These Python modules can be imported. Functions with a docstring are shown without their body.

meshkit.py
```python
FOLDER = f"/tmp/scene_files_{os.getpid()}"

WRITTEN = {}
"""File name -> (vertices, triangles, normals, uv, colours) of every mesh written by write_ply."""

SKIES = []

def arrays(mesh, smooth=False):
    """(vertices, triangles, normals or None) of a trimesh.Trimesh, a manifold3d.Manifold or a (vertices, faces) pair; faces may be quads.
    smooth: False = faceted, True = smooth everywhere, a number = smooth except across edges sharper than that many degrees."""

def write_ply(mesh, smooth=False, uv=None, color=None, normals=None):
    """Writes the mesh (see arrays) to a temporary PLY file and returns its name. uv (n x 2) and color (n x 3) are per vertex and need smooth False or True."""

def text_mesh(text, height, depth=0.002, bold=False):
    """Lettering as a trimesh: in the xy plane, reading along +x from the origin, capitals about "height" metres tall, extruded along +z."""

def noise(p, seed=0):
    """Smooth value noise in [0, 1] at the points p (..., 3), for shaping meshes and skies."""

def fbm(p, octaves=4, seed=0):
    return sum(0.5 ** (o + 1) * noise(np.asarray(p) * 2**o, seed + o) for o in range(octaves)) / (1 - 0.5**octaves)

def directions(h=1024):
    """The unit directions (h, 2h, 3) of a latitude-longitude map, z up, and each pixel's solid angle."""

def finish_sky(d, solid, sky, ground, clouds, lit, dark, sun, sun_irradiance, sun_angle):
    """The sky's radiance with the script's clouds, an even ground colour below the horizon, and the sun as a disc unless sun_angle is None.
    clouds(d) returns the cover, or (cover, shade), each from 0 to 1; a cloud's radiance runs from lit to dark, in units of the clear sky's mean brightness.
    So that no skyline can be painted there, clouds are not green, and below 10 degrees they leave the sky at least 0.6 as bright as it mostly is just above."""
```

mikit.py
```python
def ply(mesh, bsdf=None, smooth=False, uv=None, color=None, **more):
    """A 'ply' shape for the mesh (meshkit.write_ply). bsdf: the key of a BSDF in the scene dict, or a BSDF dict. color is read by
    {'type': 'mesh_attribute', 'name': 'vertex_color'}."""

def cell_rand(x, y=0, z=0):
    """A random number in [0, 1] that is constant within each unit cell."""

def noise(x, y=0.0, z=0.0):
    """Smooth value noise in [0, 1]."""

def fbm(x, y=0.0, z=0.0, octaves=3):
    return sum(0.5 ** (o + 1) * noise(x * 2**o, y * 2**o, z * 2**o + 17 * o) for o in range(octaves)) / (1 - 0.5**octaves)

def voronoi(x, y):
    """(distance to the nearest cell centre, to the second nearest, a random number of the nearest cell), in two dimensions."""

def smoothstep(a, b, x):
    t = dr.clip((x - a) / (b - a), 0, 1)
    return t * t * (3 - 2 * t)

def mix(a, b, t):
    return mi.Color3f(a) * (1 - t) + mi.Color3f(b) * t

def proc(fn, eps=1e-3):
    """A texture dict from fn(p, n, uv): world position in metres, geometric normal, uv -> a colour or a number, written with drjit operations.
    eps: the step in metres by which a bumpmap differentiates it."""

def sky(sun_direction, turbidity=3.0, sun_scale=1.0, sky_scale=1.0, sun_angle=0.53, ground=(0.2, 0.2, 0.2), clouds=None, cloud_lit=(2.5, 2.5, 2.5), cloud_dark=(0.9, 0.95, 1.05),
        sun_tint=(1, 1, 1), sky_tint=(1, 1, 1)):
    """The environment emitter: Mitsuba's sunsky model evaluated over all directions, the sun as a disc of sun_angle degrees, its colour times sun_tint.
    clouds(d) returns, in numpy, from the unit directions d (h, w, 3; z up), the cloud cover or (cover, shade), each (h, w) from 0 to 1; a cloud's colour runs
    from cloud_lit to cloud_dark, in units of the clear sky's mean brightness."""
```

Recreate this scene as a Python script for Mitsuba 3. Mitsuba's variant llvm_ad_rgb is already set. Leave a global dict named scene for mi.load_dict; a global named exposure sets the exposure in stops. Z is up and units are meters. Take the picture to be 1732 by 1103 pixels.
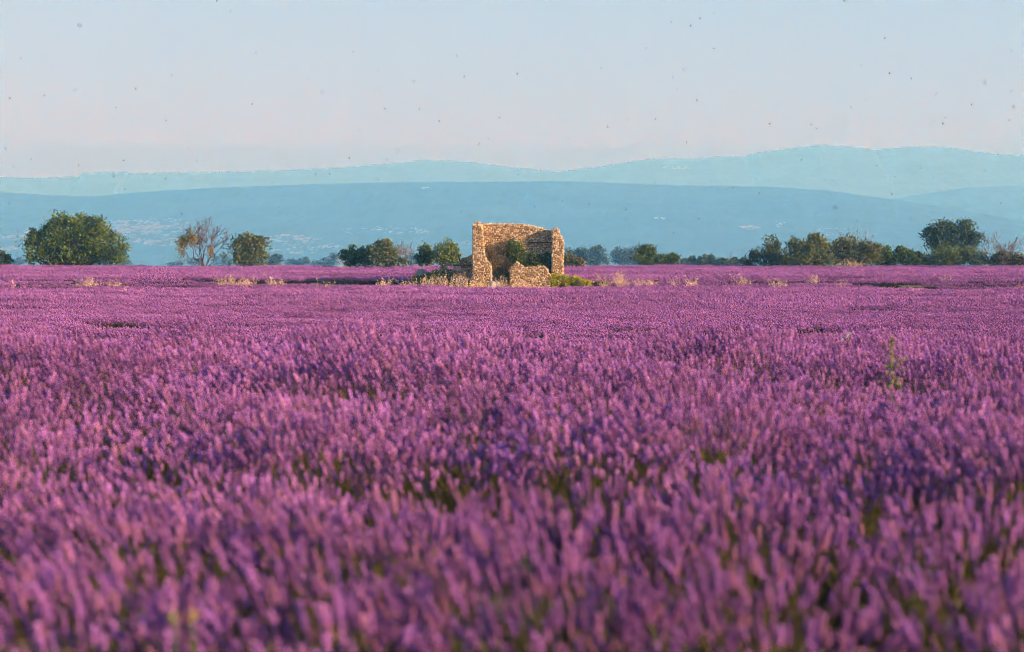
import math
import numpy as np
import trimesh
import mitsuba as mi
import drjit as dr
import mikit
import meshkit

T = mi.ScalarTransform4f
scene, labels = {}, {}

# ---------------------------------------------------------------- camera, sky, exposure
F = 4800.0                 # focal length in pixels of a picture 1732 wide
EYE = 1.25                 # eye height above the soil at the camera
HORIZON = 430.0            # row of the true horizon
PITCH = math.degrees(math.atan((551.5 - HORIZON) / F))
scene['camera'] = {
    'type': 'thinlens', 'fov': math.degrees(2 * math.atan(866 / F)), 'fov_axis': 'x',
    'aperture_radius': 0.0097, 'focus_distance': 150.0, 'near_clip': 0.1, 'far_clip': 60000.0,
    'to_world': T().look_at(origin=[0, 0, EYE], target=[0, 100, EYE - 100 * math.tan(math.radians(PITCH))], up=[0, 0, 1]),
    'medium': {'type': 'ref', 'id': 'haze_air'},
}
SUN_EL, SUN_AZ = math.radians(14.0), math.radians(64.0)      # to the right, a little behind the camera
sun_dir = [math.sin(SUN_AZ) * math.cos(SUN_EL), -math.cos(SUN_AZ) * math.cos(SUN_EL), math.sin(SUN_EL)]
scene['daylight'] = mikit.sky(sun_dir, turbidity=3.0, sun_scale=1.0, sky_scale=1.0, sun_angle=0.6,
                              sun_tint=(1.38, 1.82, 3.75), sky_tint=(1.12, 1.15, 1.60))
exposure = 2.4

# ---------------------------------------------------------------- terrain
PLANT = 0.62               # height of the lavender
KY = np.array([-2900, -5, 4, 15, 22, 26, 33, 50, 72, 120, 182, 189.8, 230, 262, 275, 400, 800, 1500, 4500, 7500, 12000, 15500, 22400.0])
KZ = np.array([-.70, -.62, -.615, -.635, -.70, -.79, -1.25, -1.85, -2.06, -2.10, -2.17, -1.50, -1.26, -1.10, -1.14, -2.3, -4.6, -9.0, -24.0, -38.0, -54.0, -60.0, -66.0])


def ground_z(x, y):
    x, y = np.asarray(x, float), np.asarray(y, float)
    z = np.interp(y, KY, KZ) + EYE - PLANT
    for k in (-2.0, 2.0):                                    # soften the knots a little
        z = z * 0.75 + 0.125 * 2 * (np.interp(y + k, KY, KZ) + EYE - PLANT) * 0.5 + 0.0
        z = z / 0.875
    n = meshkit.fbm(np.stack([x / 9.0, y / 9.0, x * 0], -1), 2, 5) - 0.5
    return z + n * 0.10 * np.clip(y / 15.0, 0.25, 1.0) * np.clip(3 - y / 200.0, 0.0, 1.0)


def at(px, py, d):
    """The point at distance d that stands at pixel px, py of the 1732-wide photograph."""
    return np.array([(px - 866.0) / F * d, d, EYE + (HORIZON - py) / F * d])


def grid_mesh(xs, ys, zf):
    X, Y = np.meshgrid(xs, ys)
    v = np.stack([X, Y, zf(X, Y)], -1).reshape(-1, 3)
    n, m = len(xs), len(ys)
    i, j = np.meshgrid(np.arange(m - 1), np.arange(n - 1), indexing='ij')
    a = i * n + j
    q = np.stack([a, a + 1, a + n + 1, a + n], -1).reshape(-1, 4)
    return v, np.vstack([q[:, [0, 1, 2]], q[:, [0, 2, 3]]])


def soil_colour(p, n, uv):
    a = mikit.fbm(p.x * 1.7, p.y * 1.7, 0.0, 4)
    b = mikit.noise(p.x * 14.0, p.y * 14.0, 3.0)
    c = mikit.mix([0.20, 0.135, 0.085], [0.33, 0.25, 0.16], mikit.smoothstep(0.3, 0.7, a))
    return mikit.mix(c, [0.14, 0.15, 0.06], mikit.smoothstep(0.55, 0.8, b * 0.5 + a * 0.5))


scene['soil'] = {'type': 'twosided', 'bsdf': {'type': 'diffuse', 'reflectance': mikit.proc(soil_colour)}}
gx = np.unique(np.concatenate([-np.geomspace(8900, 60, 30), np.linspace(-60, 60, 161), np.geomspace(60, 8900, 30)]))
gy = np.unique(np.concatenate([np.linspace(-2900, -5, 12), np.linspace(-5, 280, 286), np.geomspace(280, 22300, 70)]))
scene['ground'] = mikit.ply(grid_mesh(gx, gy, ground_z), 'soil', smooth=True)
labels['ground'] = {'label': 'dry brown soil under and between the lavender rows', 'kind': 'structure', 'category': 'ground'}


# ---------------------------------------------------------------- hills
HS = 3.0                   # the hills stand three times as far as the first sketch of their patches
# bare limestone, villages and pale fields on the slopes: (x, z, half width, half height, share) in units of HS metres
BARE = [(-375, 27, 62, 12, .8), (-330, 14, 52, 7, .55), (-222, 15, 42, 7, .7), (-190, 6, 46, 6, .5), (-470, 20, 40, 9, .6), (-490, 6, 36, 5, .35), (235, 27.5, 16, 2.6, 1.2), (272, 31, 11, 3.4, .8),
        (150, 37, 7, 2.2, .7), (-95, 74, 13, 1.3, 1.0), (-20, 12, 40, 4, .3), (330, 22, 40, 6, .25), (-120, 24, 60, 6, .2), (300, 210, 70, 8, .5), (355, 187, 40, 4, .4), (-930, 176, 45, 2.4, .5)]


def hill_colour(p, n, uv):
    p = p / HS
    a = mikit.fbm(p.x / 90.0, p.y / 90.0, 0.0, 4)
    b = mikit.fbm(p.x / 9.0, p.z / 5.0, 9.0, 2)
    c = mikit.mix([0.040, 0.058, 0.030], [0.066, 0.078, 0.040], mikit.smoothstep(0.3, 0.7, a) * 0.5 + b * 0.5)
    grain = mikit.fbm(p.x / 11.0, p.z / 1.9, 2.0, 3) * 0.6 + mikit.noise(p.x / 2.4, p.z / 0.7, 8.0) * 0.4
    cover = mi.Float(0)
    for x, z, rx, rz, k in BARE:
        q = dr.square((p.x - x) / rx) + dr.square((p.z - z) / rz)
        cover = dr.maximum(cover, k * dr.maximum(1 - q, 0))
    patch = mikit.smoothstep(0.62, 0.74, grain + cover * 0.26) * mikit.smoothstep(0.02, 0.2, cover)
    return mikit.mix(c, [0.52, 0.46, 0.36], patch * 0.55)


scene['hill_forest'] = {'type': 'twosided', 'bsdf': {'type': 'diffuse', 'reflectance': mikit.proc(hill_colour)}}


def make_hill(key, label, crest, d, foot_d, foot_z, back, rough, seed):
    cx, cy = np.array(crest, float).T
    half = 1150 / F * d
    xs = np.linspace(-half, half, 700)
    ys = np.unique(np.concatenate([np.linspace(foot_d, d, 70), np.linspace(d, d + back, 14)]))

    def zf(X, Y):
        top = (HORIZON - np.interp(X / d * F + 866, cx, cy)) / F * d + EYE
        t = np.clip((Y - foot_d) / (d - foot_d), 0, 1)
        s = t * (1 - 0.25 * (1 - t)) if True else t
        s = s + 0.045 * np.sin(np.pi * t) * (meshkit.fbm(np.stack([X / (d * 0.05), Y / (d * 0.09), X * 0], -1), 3, seed) - 0.5) * 2
        z = foot_z + (top - foot_z) * s
        fall = np.clip((Y - d) / back, 0, 1)
        z = z * (1 - fall * fall) + foot_z * fall * fall
        trees = meshkit.noise(np.stack([X / (d * 0.0011), Y / (d * 0.004), X * 0], -1), seed + 3)
        return z + trees * rough * np.clip(t * 8, 0, 1) * (1 - fall)

    v, f = grid_mesh(xs, ys, zf)
    scene[key] = mikit.ply((v, f), 'hill_forest', smooth=True)
    labels[key] = {'label': label, 'kind': 'structure', 'category': 'hills'}


make_hill('near_hills', 'nearest low blue wooded ridge spanning the whole width behind the trees',
          [(-400, 322), (0, 325), (80, 331), (160, 333), (250, 325), (400, 317), (620, 310), (950, 307), (1100, 313), (1300, 317), (1400, 323), (1500, 337), (1600, 352), (1732, 375), (2200, 420)],
          3200 * HS, 2500 * HS, -13.0 * HS, 500 * HS, 0.9 * HS, 1)
make_hill('middle_hills', 'pale low ridge at the right edge between the near ridge and the far range',
          [(-400, 440), (900, 440), (1100, 420), (1300, 380), (1450, 345), (1560, 329), (1640, 317), (1732, 315), (1900, 318), (2200, 330)],
          4300 * HS, 3600 * HS, -18.0 * HS, 400 * HS, 0.5 * HS, 2)
make_hill('far_hills', 'farthest pale blue mountain range along the skyline',
          [(-400, 306), (0, 300), (70, 302), (134, 299), (141, 293), (215, 291), (222, 294), (400, 291), (520, 287), (590, 283), (640, 279), (720, 272), (790, 274), (860, 283), (940, 291),
           (1010, 283), (1078, 272), (1095, 269), (1180, 269), (1230, 265), (1258, 265), (1280, 259), (1380, 246), (1430, 248), (1480, 254), (1550, 248), (1600, 250), (1680, 261), (1732, 263), (2200, 285)],
          6200 * HS, 5200 * HS, -20.0 * HS, 800 * HS, 0.35 * HS, 3)

# ---------------------------------------------------------------- haze
scene['haze_air'] = {'type': 'homogeneous', 'albedo': {'type': 'rgb', 'value': [0.785, 0.878, 0.985]},
                     'sigma_t': {'type': 'rgb', 'value': [0.38e-4, 1.50e-4, 2.75e-4]}}
HAZE_LO, HAZE_HI = np.array([-9000.0, -3000.0, -72.0]), np.array([9000.0, 22500.0, 840.0])
scene['haze'] = {'type': 'cube', 'bsdf': {'type': 'null'}, 'interior': {'type': 'ref', 'id': 'haze_air'},
                 'to_world': T().translate(((HAZE_LO + HAZE_HI) / 2).tolist()).scale(((HAZE_HI - HAZE_LO) / 2).tolist())}
labels['haze'] = {'label': 'blue summer haze filling the air over field and hills', 'kind': 'stuff', 'category': 'haze'}

# ---------------------------------------------------------------- mesh helpers
def join(parts):
    """(vertices, faces, colours) of several such triples."""
    vs, fs, cs, at_ = [], [], [], 0
    for v, f, c in parts:
        vs.append(v)
        fs.append(np.asarray(f) + at_)
        cs.append(c)
        at_ += len(v)
    return np.vstack(vs), np.vstack(fs), np.vstack(cs)


def spread(base_v, base_f, M, pos, col):
    """Copies of a small mesh under the 3x3 matrices M at pos; col (n, 3) or (n, verts, 3)."""
    n, k = len(pos), len(base_v)
    v = np.einsum('nij,kj->nki', M, base_v) + pos[:, None]
    f = base_f[None] + (np.arange(n) * k)[:, None, None]
    c = np.broadcast_to(col[:, None] if col.ndim == 2 else col, (n, k, 3))
    return v.reshape(-1, 3), f.reshape(-1, 3), c.reshape(-1, 3)


def frames(d, spin):
    """Rotation matrices whose third column is d, turned by spin."""
    d = d / np.linalg.norm(d, axis=1, keepdims=True)
    a = np.cross(d, np.where(np.abs(d[:, 2:]) < 0.95, [[0, 0, 1.0]], [[1.0, 0, 0]]))
    a /= np.linalg.norm(a, axis=1, keepdims=True)
    b = np.cross(d, a)
    c, s = np.cos(spin)[:, None], np.sin(spin)[:, None]
    return np.stack([a * c + b * s, b * c - a * s, d], -1)


def lathe(zs, rs, sides, spin=0.0):
    n = len(zs)
    ang = np.arange(sides) * 2 * np.pi / sides
    tw = (np.arange(n) % 2)[:, None] * np.pi / sides + spin
    v = np.stack([rs[:, None] * np.cos(ang + tw), rs[:, None] * np.sin(ang + tw), np.broadcast_to(zs[:, None], (n, sides))], -1).reshape(-1, 3)
    i, j = np.meshgrid(np.arange(n - 1), np.arange(sides), indexing='ij')
    q = np.stack([i * sides + j, i * sides + (j + 1) % sides, (i + 1) * sides + (j + 1) % sides, (i + 1) * sides + j], -1).reshape(-1, 4)
    return v, np.vstack([q[:, [0, 1, 2]], q[:, [0, 2, 3]]])


# ---------------------------------------------------------------- lavender
VIOLET, BLOOM, CALYX, STEM, LEAF = (np.array(c) for c in ([0.220, 0.088, 0.266], [0.60, 0.262, 0.645], [0.080, 0.038, 0.080], [0.17, 0.16, 0.06], [0.050, 0.066, 0.024]))
DUSTY, BLUISH = np.array([0.32, 0.138, 0.205]), np.array([0.17, 0.080, 0.28])


def flower_tone(rng, n):
    """One flower colour per spike: mostly violet, some dusty rose and faded, some blue violet."""
    r, k = rng.random(n)[:, None], rng.random(n)[:, None]
    c = VIOLET * (0.5 + 1.0 * k)
    c = np.where(r < 0.22, DUSTY * (0.75 + 0.5 * k), c)
    return np.where(r > 0.91, BLUISH * (0.8 + 0.4 * k), c)


def spike_fine(rng):
    """A flower spike of length 1 (radius about 0.13): calyx whorls with open florets standing off them; colours as a per-vertex mix weight."""
    whorls = 6
    zs, rs = [], []
    edges = np.linspace(0.0, 1.0, whorls + 1)
    for k in range(whorls):
        w = 0.105 * (0.72 + 0.42 * math.sin(math.pi * (k + 0.8) / (whorls + 0.4))) * rng.uniform(0.85, 1.15)
        zs += [edges[k] + 0.01, edges[k] + 0.07]
        rs += [0.55 * w, w]
    zs.append(1.0)
    rs.append(0.012)
    v, f = lathe(np.array(zs), np.array(rs), 4)
    w0 = np.repeat(np.array([0.1, 0.68] * whorls + [0.85]), 4)
    petal = np.array([[0, 0, 0], [0.055, 0.040, 0.035], [0.085, 0, 0.080], [0.055, -0.040, 0.030]])
    pf = np.array([[0, 1, 2], [0, 2, 3]])
    M, pos = [], []
    for k in range(whorls):
        for _ in range(3):
            a = rng.uniform(0, 2 * np.pi)
            s = rng.uniform(0.7, 1.35)
            r = np.array([[math.cos(a), -math.sin(a), 0], [math.sin(a), math.cos(a), 0], [0, 0, 1]])
            M.append(r * s)
            pos.append(r @ np.array([0.07, 0, 0]) + [0, 0, edges[k] + rng.uniform(0.02, 0.10)])
    pv, pff, _ = spread(petal, pf, np.array(M), np.array(pos), np.ones((len(M), 3)))
    return np.vstack([v, pv]), np.vstack([f, pff + len(v)]), np.concatenate([w0, np.ones(len(pv))])


def spike_medium(rng):
    zs = np.array([0, 0.10, 0.26, 0.44, 0.60, 0.76, 1.0])
    rs = np.array([0.04, 0.115, 0.065, 0.13, 0.07, 0.11, 0.01]) * rng.uniform(0.85, 1.15, 7) * 1.12
    v, f = lathe(zs, rs, 4)
    return v, f, np.repeat([0.1, 0.6, 0.0, 0.85, 0.1, 0.9, 0.8], 4)


def spike_coarse(rng):
    zs, rs = np.array([0, 0.35, 0.7, 1.0]), np.array([0.05, 0.15, 0.12, 0.01]) * rng.uniform(0.85, 1.15, 4)
    v, f = lathe(zs, rs, 3)
    return v, f, np.repeat([0.0, 0.5, 0.8, 0.9], 3)


def spike_far(rng):
    v = np.array([[0.13, 0, 0.3], [-0.065, 0.113, 0.3], [-0.065, -0.113, 0.3], [0, 0, 0], [0, 0, 1.0]]) * [1, 1, 1]
    f = np.array([[0, 1, 4], [1, 2, 4], [2, 0, 4], [1, 0, 3], [2, 1, 3], [0, 2, 3]])
    return v, f, np.array([0.6, 0.6, 0.6, 0.0, 0.9])


def tones(w, base):
    """Per-vertex colours from the mix weight w of a spike and each spike's own tone."""
    calyx = 0.55 * base + 0.45 * CALYX
    bloom = 0.35 * base + 0.65 * BLOOM * (base.mean(1, keepdims=True) / VIOLET.mean())
    w = w[None, :, None]
    return np.where(w < 0.5, calyx[:, None] * (1 - 2 * w) + base[:, None] * 2 * w, base[:, None] * (2 - 2 * w) + bloom[:, None] * (2 * w - 1))


def tussock(rng, n, make, length, width, stem, leaves, row=0.0, bare=0.0, fresh=1.0):
    """A lavender plant, or with row > 0 a stretch of a row of that length: n flower stems rising out of the dome of leaves."""
    if row > 0:
        bx = rng.uniform(-row / 2, row / 2, n)
        lx = rng.normal(0, 0.12, n)
    else:
        a, q = rng.uniform(0, 2 * np.pi, n), np.sqrt(rng.random(n))
        bx, lx = 0.10 * q * np.cos(a), 0.82 * q * np.cos(a)
    ly = rng.uniform(-0.80, 0.80, n) if row > 0 else 0.86 * q * np.sin(a)
    base = np.stack([bx, ly * 0.12, np.full(n, 0.10)], -1)
    out = np.stack([lx, ly, np.full(n, 1.0)], -1) + rng.normal(0, 0.07, (n, 3))
    out /= np.linalg.norm(out, axis=1, keepdims=True)
    ll = rng.normal(0.45, 0.045, n) * (1 - 0.16 * (ly * ly + (lx * lx if row == 0 else 0))) * np.where(rng.random(n) < 0.12, rng.uniform(0.6, 0.9, n), 1)
    tip = base + out * ll[:, None]
    droop = out + np.array([0, 0, 0.35]) + rng.normal(0, 0.10, (n, 3))
    L = rng.normal(length, length * 0.17, n).clip(length * 0.5)
    R = L * 0 + rng.normal(width, width * 0.15, n)
    keep = rng.random(n) >= bare
    parts = []
    variants = [make(rng) for _ in range(4)]
    tone = flower_tone(rng, n) * fresh
    which = rng.integers(0, 4, n)
    fr = frames(droop, rng.uniform(0, 6.28, n))
    for k, (v, f, w) in enumerate(variants):
        s = (which == k) & keep
        parts.append(spread(v, f, fr[s] * np.stack([R, R, L], -1)[s][:, None, :], tip[s], tones(w, tone[s])))
    if stem > 0:
        sv = np.array([[1, 0, 0], [-0.5, 0.87, 0], [-0.5, -0.87, 0], [0, 0, 1.0]])
        sf = np.array([[0, 1, 3], [1, 2, 3], [2, 0, 3]])
        d = tip - base
        ls = np.linalg.norm(d, axis=1)
        sc = np.stack([np.full(n, stem), np.full(n, stem), ls * 1.04], -1)
        parts.append(spread(sv, sf, frames(d, rng.uniform(0, 6, n)) * sc[:, None, :], base, STEM * rng.uniform(0.7, 1.35, (n, 1))))
    # leaves: narrow blades over a low dome, and a dark heart that closes the plant
    m = leaves
    if m:
        lbx = rng.uniform(-row / 2, row / 2, m) if row > 0 else rng.normal(0, 0.10, m)
        d = np.stack([rng.normal(0, 0.6, m), rng.normal(0, 0.75, m), rng.uniform(0.25, 1.0, m)], -1)
        k = rng.uniform(0.14, 0.27, m)
        d = d / np.linalg.norm(d, axis=1, keepdims=True)
        lv = np.array([[-1, 0, 0], [1, 0, 0], [0.7, 0.3, 0.55], [-0.7, 0.3, 0.55], [0, 0.1, 1.0]])
        lf = np.array([[0, 1, 2], [0, 2, 3], [3, 2, 4]])
        wl = 0.008 if row == 0 else 0.03
        sc = np.stack([np.full(m, wl), np.full(m, wl), k * 0.9], -1)
        start = np.stack([lbx, rng.normal(0, 0.12, m), rng.uniform(0.02, 0.12, m)], -1) + d * rng.uniform(0.0, 0.14, (m, 1))
        parts.append(spread(lv, lf, frames(d, rng.uniform(0, 6, m)) * sc[:, None, :], start, LEAF * rng.uniform(0.6, 1.5, (m, 1)) * np.array([1, 1, 1])))
    if row == 0:
        g = rng.integers(1, 5)
        d = np.stack([rng.normal(0, 0.25, g), rng.normal(0, 0.25, g), np.ones(g)], -1)
        gv = np.array([[-1, 0, 0], [1, 0, 0], [0.8, 0.4, 0.6], [-0.8, 0.4, 0.6], [0, 1.5, 1.0]])
        gf = np.array([[0, 1, 2], [0, 2, 3], [3, 2, 4]])
        sc = np.stack([np.full(g, 0.0028), np.full(g, 0.05), rng.uniform(0.4, 0.66, g)], -1)
        parts.append(spread(gv, gf, frames(d, rng.uniform(0, 6, g)) * sc[:, None, :], np.stack([rng.normal(0, 0.15, g), rng.normal(0, 0.15, g), np.zeros(g)], -1), np.array([0.17, 0.18, 0.05]) * rng.uniform(0.6, 1.3, (g, 1))))
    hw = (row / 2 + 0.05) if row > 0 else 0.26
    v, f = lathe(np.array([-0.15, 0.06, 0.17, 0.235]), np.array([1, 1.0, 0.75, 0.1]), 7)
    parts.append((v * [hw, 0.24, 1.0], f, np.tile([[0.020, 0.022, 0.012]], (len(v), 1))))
    return join(parts)


scene['lavender_matter'] = {'type': 'twosided', 'bsdf': {'type': 'diffuse', 'reflectance': {'type': 'mesh_attribute', 'name': 'vertex_color'}}}


def shape_of(vfc, bsdf):
    return mikit.ply((vfc[0], vfc[1]), bsdf, smooth=False, color=vfc[2])


def prototype(key, vfc, bsdf):
    scene[key] = {'type': 'shapegroup', 'plant': shape_of(vfc, bsdf)}


rng = np.random.default_rng(11)
N_VAR = 4
BLOOMING = (1.24, 1.12, 1.02, 0.85)   # four states of bloom, the same near and far
for k in range(N_VAR):
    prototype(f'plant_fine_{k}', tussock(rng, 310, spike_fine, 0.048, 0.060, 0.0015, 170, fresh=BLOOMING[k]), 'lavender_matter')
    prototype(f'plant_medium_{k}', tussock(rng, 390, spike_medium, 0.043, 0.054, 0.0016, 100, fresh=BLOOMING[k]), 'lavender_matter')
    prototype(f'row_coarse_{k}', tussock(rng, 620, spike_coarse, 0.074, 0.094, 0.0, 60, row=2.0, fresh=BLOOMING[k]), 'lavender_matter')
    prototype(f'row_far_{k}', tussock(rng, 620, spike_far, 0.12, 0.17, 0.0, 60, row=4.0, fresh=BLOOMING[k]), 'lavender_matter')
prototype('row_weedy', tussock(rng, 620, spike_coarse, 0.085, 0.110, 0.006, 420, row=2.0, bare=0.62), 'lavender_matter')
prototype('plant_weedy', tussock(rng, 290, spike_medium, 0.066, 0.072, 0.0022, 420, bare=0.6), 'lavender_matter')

ROW, ROW_ANGLE = 1.60, math.radians(-3.0)
lavender_count = 0


def tilt(x, y):
    """How far the wind and growth lean a plant: (towards x, towards y) in radians."""
    n = meshkit.noise(np.array([[x / 2.3, y / 3.1, 7.0], [x / 2.0, y / 2.0, 20.0], [x / 0.9, y / 0.9, 31.0]]))
    side = -0.19 + 0.32 * (n[0] - 0.5) + 0.16 * (n[2] - 0.5) + 0.20 * min(1.0, max(0.0, x / 1.4)) * min(1.0, 9.0 / max(y, 1.0))
    return side, 0.22 * (n[1] - 0.5)


def put(key, x, y, spin, size, tall, lean=None):
    global lavender_count
    lavender_count += 1
    sx, sy = lean if lean is not None else tilt(x, y)
    z = float(ground_z(x, y))
    shear = np.array([[1, 0, math.tan(sx), x], [0, 1, math.tan(sy), y], [0, 0, 1, z], [0, 0, 0, 1.0]])
    m = shear @ np.array(T().rotate([0, 0, 1], spin).scale([size, size, size * tall]).matrix, float).reshape(4, 4)
    scene[f'lavender_field__{lavender_count:05d}'] = {'type': 'instance', 'group': {'type': 'ref', 'id': key}, 'to_world': T(m)}


def weedy(x, y):
    """Thin, grassy patches in the field."""
    for cx, cy, rx, ry in ((0.4, 76.0, 1.6, 2.2), (3.9, 79.0, 4.5, 2.5), (-2.6, 78.0, 2.4, 2.0), (9.6, 117.0, 4.0, 5.0), (12.5, 112.0, 5.0, 4.0), (-9.5, 84.0, 2.0, 1.6), (-8.9, 80.0, 1.8, 1.6), (3.4, 83.0, 1.5, 1.5), (-15.0, 140.0, 4.0, 3.0), (20.0, 150.0, 3.0, 4.0), (26.0, 128.0, 4.0, 3.0), (-4.0, 110.0, 2.5, 2.0), (13.0, 84.0, 2.5, 1.8), (-13.0, 100.0, 2.0, 2.0)):
        if ((x - cx) / rx) ** 2 + ((y - cy) / ry) ** 2 < 1:
            return True
    return False


def in_clearing(x, y):
    if x < -3.3:
        return x > -15.0 + 0.8 * math.sin(y * 2.0) and 184.6 < y < 189.5
    return x < 5.8 and 183.6 < y < 190.7 + 0.25 * math.sin(x * 1.3)


def half_width(y):
    return 0.1804 * y * 1.04 + 1.3 + 0.02 * y


# rows run across the view, a little askew; they are stepped along in the rows' own frame
ca, sa = math.cos(ROW_ANGLE), math.sin(ROW_ANGLE)
n_rows = int(272 / ROW)
for r in range(-1, n_rows):
    q = 1.2 + r * ROW
    fine, coarse, far = q < 9.0, q > 34.0, q > 118.0
    step = 4.0 if far else 2.0 if coarse else 0.50
    lim = half_width(max(q, 1.0)) + abs(q * 0.06)
    for u in np.arange(-lim, lim + step, step):
        u = u + rng.uniform(-0.12, 0.12) * step
        w = q + (meshkit.noise(np.array([[u / 6.0, r * 3.3, 1.0]]))[0] - 0.5) * 0.5
        x, y = u * ca - w * sa * 0.0, w + u * sa
        if y < 0.7 or y > 268 or abs(x) > half_width(y) or in_clearing(x, y):
            continue
        if rng.random() < (0.12 if coarse else 0.02):
            continue
        big = meshkit.fbm(np.array([[x / 1.6, y / 1.3, 4.0], [x / 7.0, y / 2.6, 9.0]]), 2)
        size = 0.61 + 0.78 * big[0] if not coarse else 0.70 + 0.24 * big[0] + 0.36 * min(big[1], 0.55) + (-0.20 if big[1] < 0.42 else 0)
        for gx_, gy_, rx_, ry_ in ((2.6, 17.6, 1.0, 0.8), (-1.3, 19.6, 0.5, 0.7), (-3.3, 18.2, 0.7, 0.7)):
            if ((x - gx_) / rx_) ** 2 + ((y - gy_) / ry_) ** 2 < 1:
                size *= 0.80                                 # weak plants leave a gap
        tall = rng.uniform(0.86, 1.10)
        k = int(rng.integers(N_VAR))
        if coarse:                                           # the bloom is further on in some stretches than in others
            k = int(np.clip((0.80 - meshkit.fbm(np.array([[x / 11.0, y / 6.0, 14.0]]), 2)[0]) * 6.0 + rng.normal(0, 0.7), 0, 3))
        if far:
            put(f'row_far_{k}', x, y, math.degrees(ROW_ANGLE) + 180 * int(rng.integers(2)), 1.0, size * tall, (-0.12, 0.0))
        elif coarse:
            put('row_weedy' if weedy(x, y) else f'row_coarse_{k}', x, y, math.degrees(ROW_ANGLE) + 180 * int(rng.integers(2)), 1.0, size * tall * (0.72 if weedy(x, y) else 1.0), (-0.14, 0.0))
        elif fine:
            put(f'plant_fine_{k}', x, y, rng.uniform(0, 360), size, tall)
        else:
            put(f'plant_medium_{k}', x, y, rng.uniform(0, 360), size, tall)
labels['lavender_field'] = {'label': 'purple lavender in full bloom covering the whole field in close rows', 'category': 'lavender', 'kind': 'stuff'}

# ---------------------------------------------------------------- the ruin
from shapely.geometry import Polygon, Point, LineString
import shapely

FRONT = 187.0              # distance of its front wall


def w_at(px, py, d=FRONT):
    p = at(px, py, d)
    return p[0], p[2]


def stone_colour(rng, n):
    r, k = rng.random(n)[:, None], rng.random(n)[:, None]
    c = np.array([0.62, 0.485, 0.25]) * (0.62 + 0.6 * k)
    c = np.where(r < 0.34, np.array([0.80, 0.68, 0.44]) * (0.85 + 0.3 * k), c)
    c = np.where(r > 0.84, np.array([0.38, 0.24, 0.11]) * (0.7 + 0.6 * k), c)
    return np.where((r > 0.40) & (r < 0.46), np.array([0.34, 0.31, 0.28]) * (0.7 + 0.6 * k), c)


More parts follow.
